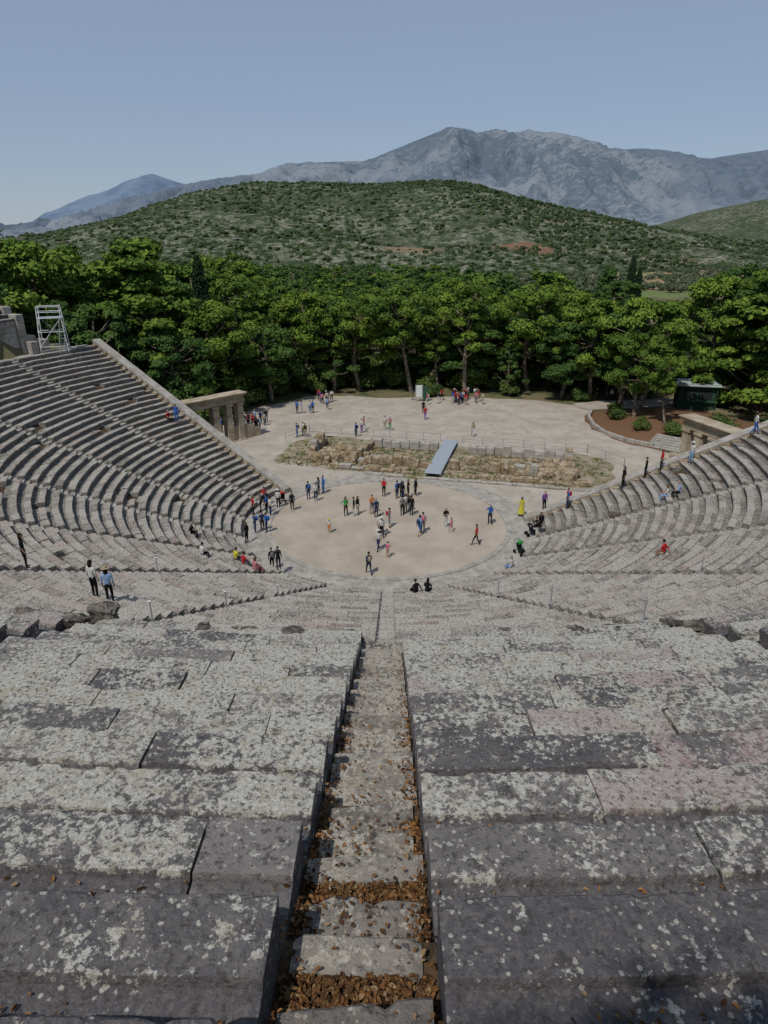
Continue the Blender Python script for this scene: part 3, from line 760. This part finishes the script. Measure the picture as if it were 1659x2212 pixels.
terrain("distant_mountain",mf,8000,6000,10000,200,60,m2,30,1200,90,x0=-9000,x1=3000)
rh=[(200,0),(400,10),(595,38),(742,64),(830,91),(939,114),(1200,150),(2000,180)]
terrain("wooded_hill",rh,1800,1150,2600,120,60,M_hill2,12,220,x0=200,x1=2400)
ico=bmesh.new(); bmesh.ops.create_icosphere(ico,subdivisions=1,radius=1); iv=np.array([v.co[:] for v in ico.verts]); ifc=np.array([[v.index for v in f.verts] for f in ico.faces]); ico.free()
hva=np.array(hv); nsh=13500
xs_=rng.uniform(-620,560,nsh); ys_=rng.uniform(420,960,nsh)
X=np.linspace(-1000,1000,260); Y=np.concatenate([np.linspace(430,1000,150),np.linspace(1000,1500,50)[1:]])-49.5
Z=hva[:,2].reshape(len(Y),len(X))
ix=np.clip(np.searchsorted(X,xs_)-1,0,258); iy=np.clip(np.searchsorted(Y,ys_)-1,0,len(Y)-2)
zs=Z[iy,ix]
keep=np.array([noise.noise(Vector((x*.012,y*.012,0)))>-.36 and (math.hypot((x-18)/34,(y-500)/22)>.8 or random.random()<.35) and (math.hypot((x-102)/36,(y-505)/26)>.8 or random.random()<.35) for x,y in zip(xs_,ys_)])&(zs>-1)
xs_,ys_,zs=xs_[keep],ys_[keep],zs[keep]; ns=len(xs_)
sz=rng.uniform(.9,2.8,ns)
vv=iv[None]*(sz[:,None,None])*np.array([1,1,.8])*(1+.25*rng.normal(size=(ns,len(iv),1)))+np.stack([xs_,ys_,zs+sz*.3],1)[:,None]
ff=(ifc[None]+(np.arange(ns)*len(iv))[:,None,None]).reshape(-1,3)
b=B(); br=rng.random(ns)
b.v=[tuple(x) for x in vv.reshape(-1,3).tolist()]; b.f=[tuple(x) for x in ff.tolist()]; b.c=[(float(x),0,0) for x in np.repeat(br,len(iv))]; b.mi=[0]*len(b.f)
b.obj("hill_shrubs",[foliage("maquis_shrub",(.025,.042,.014),(.085,.11,.045),(.03,.05,.02))])
grove=empty("olive_grove")
for k_ in range(1700):
    y=random.uniform(95,520); q=y+50
    lo_=.27 if y<150 else (.18 if y<200 else .06)
    x=random.uniform(lo_,.75)*q
    if noise.noise(Vector((x*.008,y*.008,2)))<-.15: continue
    o=bpy.data.objects.new("olive_tree",random.choice(olive_me)); s=random.uniform(1.4,2.6); o.location=(x,y,0); o.scale=(s,s,s*.9); o.rotation_euler=(0,0,random.uniform(0,6)); link(o,grove)

# ---------------------------------------------------------------- people
def joints(pose):
    J=dict(pel=(0,0,.93),sp=(0,0,1.13),ch=(0,.0,1.33),nb=(0,0,1.45),nk=(0,.015,1.53),
      sL=(-.175,0,1.41),eL=(-.22,-.02,1.13),wL=(-.23,.05,.89),hL=(-.225,.08,.81),
      sR=(.175,0,1.41),eR=(.22,-.02,1.13),wR=(.23,.05,.89),hR=(.225,.08,.81),
      pL=(-.09,0,.88),kL=(-.10,.03,.49),aL=(-.10,0,.09),tL=(-.12,.15,.035),
      pR=(.09,0,.88),kR=(.10,.03,.49),aR=(.10,0,.09),tR=(.12,.15,.035))
    if pose=='walk': J.update(kL=(-.1,.2,.52),aL=(-.1,.28,.10),tL=(-.11,.42,.06),kR=(.1,-.06,.49),aR=(.1,-.30,.13),tR=(.11,-.19,.035),eL=(-.22,-.12,1.16),wL=(-.22,-.1,.92),hL=(-.22,-.07,.84),eR=(.22,.05,1.14),wR=(.21,.22,.98),hR=(.2,.28,.92))
    if pose=='photo': J.update(eL=(-.24,.14,1.20),wL=(-.12,.32,1.43),hL=(-.07,.36,1.49),eR=(.24,.14,1.20),wR=(.12,.32,1.43),hR=(.07,.36,1.49))
    if pose=='hip': J.update(eR=(.38,-.06,1.17),wR=(.22,.05,1.0),hR=(.16,.09,.96),kL=(-.13,.05,.49),aL=(-.16,.02,.09),tL=(-.2,.16,.035))
    if pose=='fold': J.update(eL=(-.24,.05,1.15),wL=(-.02,.2,1.17),hL=(.06,.2,1.19),eR=(.24,.05,1.15),wR=(.02,.23,1.22),hR=(-.06,.22,1.23))
    if pose in('sit','sit2'):
        J.update(dict(pel=(0,0,.50),sp=(0,.0,.70),ch=(0,.04,.90),nb=(0,.06,1.02),nk=(0,.09,1.10),sL=(-.175,.05,.98),sR=(.175,.05,.98),pL=(-.09,.03,.47),pR=(.09,.03,.47),
          kL=(-.12,.43,.50),kR=(.12,.43,.50),aL=(-.12,.44,.09),aR=(.12,.44,.09),tL=(-.13,.59,.035),tR=(.13,.59,.035),
          eL=(-.24,.13,.73),eR=(.24,.13,.73),wL=(-.14,.35,.62),wR=(.14,.35,.62),hL=(-.1,.42,.60),hR=(.1,.42,.60)))
        if pose=='sit2': J.update(eR=(.27,-.12,.74),wR=(.30,-.25,.52),hR=(.30,-.27,.46),kL=(-.12,.40,.56),aL=(-.1,.32,.1),tL=(-.1,.46,.04))
    return J
RAD=dict(pel=(.15,.11),sp=(.125,.095),ch=(.165,.11),nb=(.085,.075),nk=(.055,.055),sL=(.062,)*2,eL=(.043,)*2,wL=(.03,.03),hL=(.022,.038),pL=(.095,.095),kL=(.062,)*2,aL=(.043,)*2,tL=(.035,.04))
for q in 'sewhpkat': RAD[q+'R']=RAD[q+'L']
ED=[('pel','sp',1),('sp','ch',1),('ch','nb',1),('nb','nk',0),('ch','sL',1),('sL','eL',1),('eL','wL',5),('wL','hL',0),('ch','sR',1),('sR','eR',1),('eR','wR',5),('wR','hR',0),
    ('pel','pL',2),('pL','kL',2),('kL','aL',6),('aL','tL',4),('pel','pR',2),('pR','kR',2),('kR','aR',6),('aR','tR',4)]
cache={}
def figure(pose,opt):
    key=(pose,opt)
    if key in cache: return cache[key]
    J=joints(pose); names=list(J); idx={k_:i for i,k_ in enumerate(names)}
    me=bpy.data.meshes.new("tmp"); me.from_pydata([J[k_] for k_ in names],[(idx[a],idx[b]) for a,b,_ in ED],[])
    o=link(bpy.data.objects.new("tmp",me)); sk=o.modifiers.new("s",'SKIN'); sk.use_smooth_shade=True
    for k_ in names:
        d=me.skin_vertices[0].data[idx[k_]]; d.radius=RAD[k_]; d.use_root=(k_=='pel')
    o.modifiers.new("ss",'SUBSURF').levels=1
    bpy.context.view_layer.update()
    em=bpy.data.meshes.new_from_object(o.evaluated_get(bpy.context.evaluated_depsgraph_get()))
    bpy.data.objects.remove(o)
    bm=bmesh.new(); bm.from_mesh(em)
    def segd(p,a,b):
        a=Vector(a);b=Vector(b);t=max(0,min(1,(p-a).dot(b-a)/(b-a).length_squared)); return (p-(a+(b-a)*t)).length
    for f in bm.faces:
        p=f.calc_center_median(); best=min(ED,key=lambda e:segd(p,J[e[0]],J[e[1]])-.3*(RAD[e[0]][0])); f.material_index=best[2]; f.smooth=True
        if pose[:3]!='sit' and best[2]==1 and p.z<1.0 and abs(p.x)<.17: f.material_index=2
    def ell(c,s,mi,u=10,v=7):
        r=bmesh.ops.create_uvsphere(bm,u_segments=u,v_segments=v,radius=1,matrix=Matrix.Translation(c)@Matrix.Diagonal((*s,1)))
        fs=set(f for v_ in r['verts'] for f in v_.link_faces)
        for f in fs: f.material_index=mi; f.smooth=True
        return fs
    hc=Vector(J['nk'])+Vector((0,.02,.12))
    fs=ell(hc,(.076,.092,.115),0,14,10)
    for v in set(v for f in fs for v in f.verts):
        l=v.co-hc
        if l.y>.07 and abs(l.x)<.03 and -.04<l.z<.02: v.co.y+=.022
        if l.z<-.06 and l.y>0: v.co.y+=.01
    for f in fs:
        l=f.calc_center_median()-hc
        if l.z>.05 or (l.y<.0 and l.z>-.05): f.material_index=3
    ell(hc+Vector((0,-.018,.03)),(.086,.09,.10),3,12,8)
    for s in(-1,1):
        ell(hc+Vector((s*.03,.083,.005)),(.011,.008,.007),8,6,4); ell(hc+Vector((s*.078,.0,-.005)),(.012,.02,.028),0,6,5)
    ell(hc+Vector((0,.086,-.052)),(.02,.008,.006),8,6,4)
    if 'L' in opt: ell(hc+Vector((0,-.06,-.09)),(.10,.06,.19),3,10,8)
    if 'H' in opt:
        ell(hc+Vector((0,0,.075)),(.19,.2,.018),7,16,6); ell(hc+Vector((0,0,.10)),(.095,.105,.07),7,12,6)
    if 'B' in opt:
        ell(Vector(J['ch'])+Vector((0,-.19,-.05)),(.15,.10,.22),7,10,8)
        for s in(-1,1): ell(Vector(J['ch'])+Vector((s*.1,.02,.03)),(.02,.115,.14),7,6,8)
    if 'D' in opt:
        z1=J['pel'][2]+.12; o_=[]
        if pose[:3]!='sit':
            for z,rx,ry in [(z1,.135,.10),(z1-.25,.2,.16),(z1-.6,.27,.23),(.28,.33,.28)]: o_.append([bm.verts.new((rx*(1+.05*math.sin(6*k_))*math.cos(k_*math.pi/8),ry*(1+.05*math.sin(5*k_))*math.sin(k_*math.pi/8),z)) for k_ in range(16)])
        else:
            for y,z,rx,rz_ in [(.0,.62,.15,.11),(.15,.60,.2,.12),(.36,.56,.24,.12),(.50,.38,.26,.12),(.50,.16,.27,.12)]:
                o_.append([bm.verts.new((rx*math.cos(k_*math.pi/8),y+(.12*math.sin(k_*math.pi/8) if y>.4 else 0),z+(rz_*math.sin(k_*math.pi/8) if y<.4 else 0))) for k_ in range(16)])
        for a,b_ in zip(o_[:-1],o_[1:]):
            for k_ in range(16): f=bm.faces.new((a[k_],a[(k_+1)%16],b_[(k_+1)%16],b_[k_])); f.material_index=2; f.smooth=True
    for s,h,w in((-1,'hL','wL'),(1,'hR','wR')):
        H=Vector(J[h]); d=(H-Vector(J[w])).normalized(); side=Vector((0,1,0)) if abs(d.y)<.8 else Vector((1,0,0)); side=(side-d*side.dot(d)).normalized(); nr=d.cross(side)*s
        bb=B()
        for q,(of,L) in enumerate(((.027,.062),(.009,.072),(-.009,.068),(-.026,.054))):
            p0=H+side*of+d*.005; p1=p0+d*L*.55; p2=p1+(d*.7-nr*.7).normalized()*L*.45; bb.tube([p0,p1,p2],[.010,.009,.006],5)
        p0=H+side*.03-d*.03; bb.tube([p0,p0+(side*.8+d*.6)*.035,p0+(side*.7+d*1.2)*.045],[.011,.010,.007],5)
        nv=[bm.verts.new(v) for v in bb.v]
        for f in bb.f:
            ff_=bm.faces.new([nv[i] for i in f]); ff_.material_index=0; ff_.smooth=True
    me2=bpy.data.meshes.new("person_mesh")
    for i in range(9): me2.materials.append(MC['s'])
    bm.to_mesh(me2); bm.free()
    cache[key]=me2; return me2
CL=dict(k=(.012,.012,.014),w=(.58,.57,.54),b=(.03,.12,.42),n=(.03,.045,.10),r=(.45,.025,.03),g=(.05,.3,.06),p=(.6,.16,.24),o=(.6,.2,.04),y=(.17,.18,.2),t=(.36,.28,.19),v=(.2,.08,.28),c=(.25,.38,.6),e=(.55,.5,.05),s=(.42,.27,.19),h=(.02,.013,.009),H=(.10,.055,.025),G=(.3,.28,.26),u=(.5,.2,.22))
MC={k_:flat("cloth_"+k_ if k_ not in 'shHG' else "body_"+k_,v,.85) for k_,v in CL.items()}
def person(x,y,pose,face,top,bot,opt="",hair=None,acc='k',sc=1.,z=None):
    me=figure(pose,"".join(c for c in opt if c in "LHBD"))
    o=link(bpy.data.objects.new("person",me))
    if pose[:3]=='sit':
        r=math.hypot(x,y)
        if r>12.3:
            i=round((r-R1-.12)/W1); r2=R1+W1*i+.13; zz=Z1+P1*i-.43
        else: r2=12.13; zz=Z1-.43
        x,y=x*r2/r,y*r2/r
        o.location=(x,y,max(zz,0.)); face=math.degrees(math.atan2(-y,-x))-90+face
    else: o.location=(x,y,(seatz(x,y)+.012) if z is None else z)
    o.rotation_euler=(0,0,R(face)); o.scale=(sc,sc,sc)
    hair=hair or random.choice('hhhHHG')
    slots=['s',top,bot,hair,'k' if random.random()<.6 else 'w',top if 'l' in opt else 's','s' if 's' in opt else bot,acc,'h']
    for i,c in enumerate(slots):
        o.material_slots[i].link='OBJECT'; o.material_slots[i].material=MC[c]
random.seed(5)
PE=[(-.4,5.8,'stand',160,'r','k'),(.8,5.2,'stand',40,'b','n',"B"),(1.2,5.5,'hip',200,'n','k'),(1.8,5.5,'fold',250,'k','k',"L"),(2.5,5.9,'stand',120,'k','k',"Ll"),(1.3,4.9,'stand',320,'k','n'),
(-3.6,1.2,'hip',200,'g','k',"L"),(-2.9,1.2,'stand',90,'k','w',"l"),(-2.6,1.4,'stand',240,'k','w',"L"),(-1.4,1.7,'photo',200,'o','y',"s"),(-1.0,.9,'stand',20,'n','n',"l"),
(1.2,1.4,'stand',200,'y','k'),(1.7,2.2,'photo',180,'k','n',"L"),(2.0,1.4,'stand',150,'k','k',"lB"),(1.5,1.9,'fold',30,'w','y'),(.1,-1.2,'stand',270,'y','y',"sB",None,'r'),(-.5,-3.0,'walk',190,'w','k',"H",None,'w'),(-.62,-2.5,'stand',10,'w','n',""),
(-4.7,-2.3,'stand',170,'w','o',"sH",None,'e',.72),(2.5,-2.7,'walk',320,'c','b',"sB",None,'n'),(2.8,-2.1,'stand',0,'y','y',"B",None,'p'),(4.7,-1.1,'fold',200,'k','w',"L"),(5.1,-2.0,'walk',60,'p','u',"s",None,'k',.7),(8.4,-.4,'hip',160,'b','k',"B",None,'k'),
(6.8,-4.4,'walk',70,'r','k'),(-.7,-5.4,'walk',150,'w','n',"H",None,'w'),(-.0,-6.6,'photo',330,'p','s',"s",None,'k',.75),(-1.3,-9.2,'walk',20,'n','n',"B",None,'t'),
(-6.0,6.5,'stand',120,'b','b',"l"),(-6.5,4.5,'stand',200,'w','n',""),(-7.2,4.9,'stand',30,'k','n',"B",None,'b'),(-6.4,6.0,'fold',60,'y','k',"L"),(-8.3,2.3,'stand',180,'k','k',"lL"),
(11.3,1.3,'hip',170,'e','e',"DL"),(13.0,.6,'stand',200,'v','k',"l"),(11.9,-3.2,'stand',120,'k','k',"lB"),
(-10.6,-2.4,'stand',120,'n','n',"lB",None,'b'),(-10.1,-2.0,'stand',200,'n','k',"l"),(-9.7,-2.3,'stand',90,'b','n',"lB",None,'b'),(-10.9,-4.2,'stand',60,'k','k',"L"),(-8.2,-8.6,'stand',30,'k','k',"B",None,'y'),
(-11.5,1.4,'stand',120,'r','k'),(-10.0,1.1,'stand',300,'w','n',""),(-10.9,3.5,'hip',160,'r','y',"s"),(-10.6,2.6,'stand',220,'n','n',"L"),(-11.0,2.2,'fold',100,'y','k',"B"),(-9.6,2.9,'stand',10,'w','k',"H",None,'w'),(-10.4,1.7,'stand',80,'b','k'),
(-16.6,-23.1,'stand',300,'k','k',"L"),(-12.3,-25.7,'stand',340,'w','k',"lL",'h'),(-11.75,-25.6,'stand',10,'c','k',"lLH",'h','t'),
(-9.5,-10.3,'sit',0,'r','y'),(-10.4,-9.9,'sit',10,'e','n'),(-8.8,-11.3,'sit',0,'u','u',"DL"),(-7.6,-9.4,'stand',200,'k','k',"lB",None,'y'),(-14.3,-7.1,'sit2',-20,'k','k',"L"),(-12.5,-11.4,'sit',10,'w','k',""),
(1.8,-14.2,'sit2',30,'k','k',"l"),(2.5,-14.1,'sit',-30,'k','k',"lL"),(-21.1,11.2,'sit',0,'r','k'),(-20.4,11.3,'stand',200,'b','b',"l"),
(18.7,-.9,'stand',100,'k','k',"L"),(20.5,-.5,'stand',60,'k','k',"l"),(21.7,-.4,'hip',80,'r','k',"H",None,'t'),(23.9,-.5,'stand',120,'w','c',"H",None,'w'),(28.4,-.5,'walk',250,'w','b',""),(20.2,-5.2,'sit',0,'w','c',"L"),(21.2,-5.5,'sit2',0,'c','k'),(14.6,-.5,'stand',90,'b','n',"B",None,'r'),(15.6,-15.8,'sit2',0,'r','t',"s"),(8.6,-9.6,'sit',0,'w','c',"L"),(12.2,-2.0,'sit',20,'k','k',"l"),
(-12.4,36.2,'stand',160,'b','n'),(-11.8,36.2,'walk',90,'c','w'),(-10.7,36.3,'stand',200,'w','b'),(-10.3,36.3,'stand',20,'b','k'),(-8.5,38.3,'walk',180,'c','n'),(-10.9,24.9,'stand',100,'b','b',"B",None,'k'),(-9.9,24.7,'stand',160,'k','t',"B",None,'e'),(-10.2,25.3,'stand',160,'w','k'),
(-3.1,27.9,'walk',250,'p','w'),(-3.3,26.8,'stand',150,'w','v'),(-.5,28.3,'stand',180,'w','t'),(.1,27.9,'hip',200,'u','g'),(4.7,33.2,'stand',190,'r','v'),(10.0,25.4,'walk',180,'t','w',"L"),(-3.9,25,'stand',60,'b','n',"B",None,'k'),(4.6,36.5,'stand',20,'k','k')]
for t in PE: person(*t)
for k_ in range(26):
    x=random.uniform(-20.5,-15.6); y=27+random.uniform(-.8,4.5); person(x,y,random.choice(['stand','hip','fold','stand']),random.uniform(0,360),random.choice('kkwnbrcy'),random.choice('knkyw'),random.choice(["","L","B","l"]),z=.012)
for k_ in range(30):
    x=random.choice([random.gauss(-9,1.2),random.gauss(10.5,1.6),random.gauss(10.5,1.6),random.uniform(0,20)]); y=random.uniform(41,45.2); person(x,y,random.choice(['stand','hip','fold','walk']),random.uniform(0,360),random.choice('rkwwnbrpy'),random.choice('knkywt'),random.choice(["","L","B","H"]),z=.012,acc=random.choice('wkr'))
for k_ in range(9): person(random.uniform(29,36),random.uniform(44,45.5),'stand',random.uniform(0,360),random.choice('kkwn'),random.choice('kn'),"",z=.04)
def stroller(x,y,c,face):
    e=empty("stroller",(x,y,seatz(x,y)+.012)); e.rotation_euler=(0,0,R(face))
    b=B()
    for s in(-.24,.24):
        b.tube([(s,-.4,.12),(s,.25,.75),(s,.5,1.02)],.015,6); b.tube([(s,.35,.12),(s,-.1,.6)],.015,6)
        for yy_,rr in((-.4,.12),(.35,.15)): b.tube([(s-.03,yy_,rr),(s+.03,yy_,rr)],rr,14)
    b.tube([(-.24,.5,1.02),(.24,.5,1.02)],.02,6); b.tube([(-.24,-.4,.12),(.24,-.4,.12)],.012,5); b.obj("frame_and_wheels",[MC['k']],e,True)
    b=B(); b.box((0,-.08,.42),(.42,.42,.06)); b.box((0,.16,.65),(.42,.06,.5),0,tilt=(-.35,0)); b.box((0,-.33,.28),(.36,.06,.26)); b.obj("seat",[MC['k']],e)
    b=B(); vs=[];fs=[]
    for i in range(7):
        t=i/6*math.pi*.62
        for s in(-1,-.5,0,.5,1): vs.append((s*.24,.22-.36*math.cos(t-.25)*.9+.1,.70+.36*math.sin(t+.35)*(1-.12*s*s)))
    for i in range(6):
        for j in range(4): fs.append((i*5+j,i*5+j+1,(i+1)*5+j+1,(i+1)*5+j))
    b.add(vs,fs); b.obj("canopy",[MC[c]],e,True)
stroller(9.9,-5.9,'g',30); stroller(11.4,-2.6,'k',100); stroller(-9.5,4.3,'r',200)

# ---------------------------------------------------------------- light, sky, camera
SE=R(57); sd=Vector((-.51,-.86,0)).normalized()
sun=bpy.data.lights.new("sun",'SUN'); sun.energy=2.9; sun.angle=R(.5); sun.color=(1,.955,.89)
so_=link(bpy.data.objects.new("sun",sun)); dvec=Vector((sd.x*math.cos(SE),sd.y*math.cos(SE),math.sin(SE)))
so_.rotation_euler=dvec.to_track_quat('Z','Y').to_euler()
w=bpy.data.worlds.new("World"); scene.world=w; w.use_nodes=True; nt=w.node_tree
sky=nt.nodes.new("ShaderNodeTexSky"); sky.sky_type='NISHITA'; sky.sun_disc=False; sky.sun_elevation=SE; sky.sun_rotation=math.atan2(sd.x,sd.y)
sky.altitude=300; sky.air_density=1.; sky.dust_density=.4; sky.ozone_density=2.5
hs=nt.nodes.new("ShaderNodeMix"); hs.data_type='RGBA'; hs.inputs[0].default_value=.75
nt.links.new(sky.outputs[0],hs.inputs[6]); hs.inputs[7].default_value=(2.12,2.66,3.55,1)   # thin high haze evens out the sky
bg=nt.nodes["Background"]; nt.links.new(hs.outputs[2],bg.inputs[0]); bg.inputs[1].default_value=.122
cam=bpy.data.cameras.new("camera"); co=link(bpy.data.objects.new("camera",cam)); co.location=(.15,-49.5,21.8)
co.rotation_euler=(R(90-22.9),0,R(.56)); cam.sensor_fit='VERTICAL'; cam.sensor_height=24; cam.sensor_width=18; cam.lens=24*1400/2212; cam.clip_start=.05; cam.clip_end=30000
scene.camera=co
print("trees",cnt,"objs",len(bpy.data.objects))
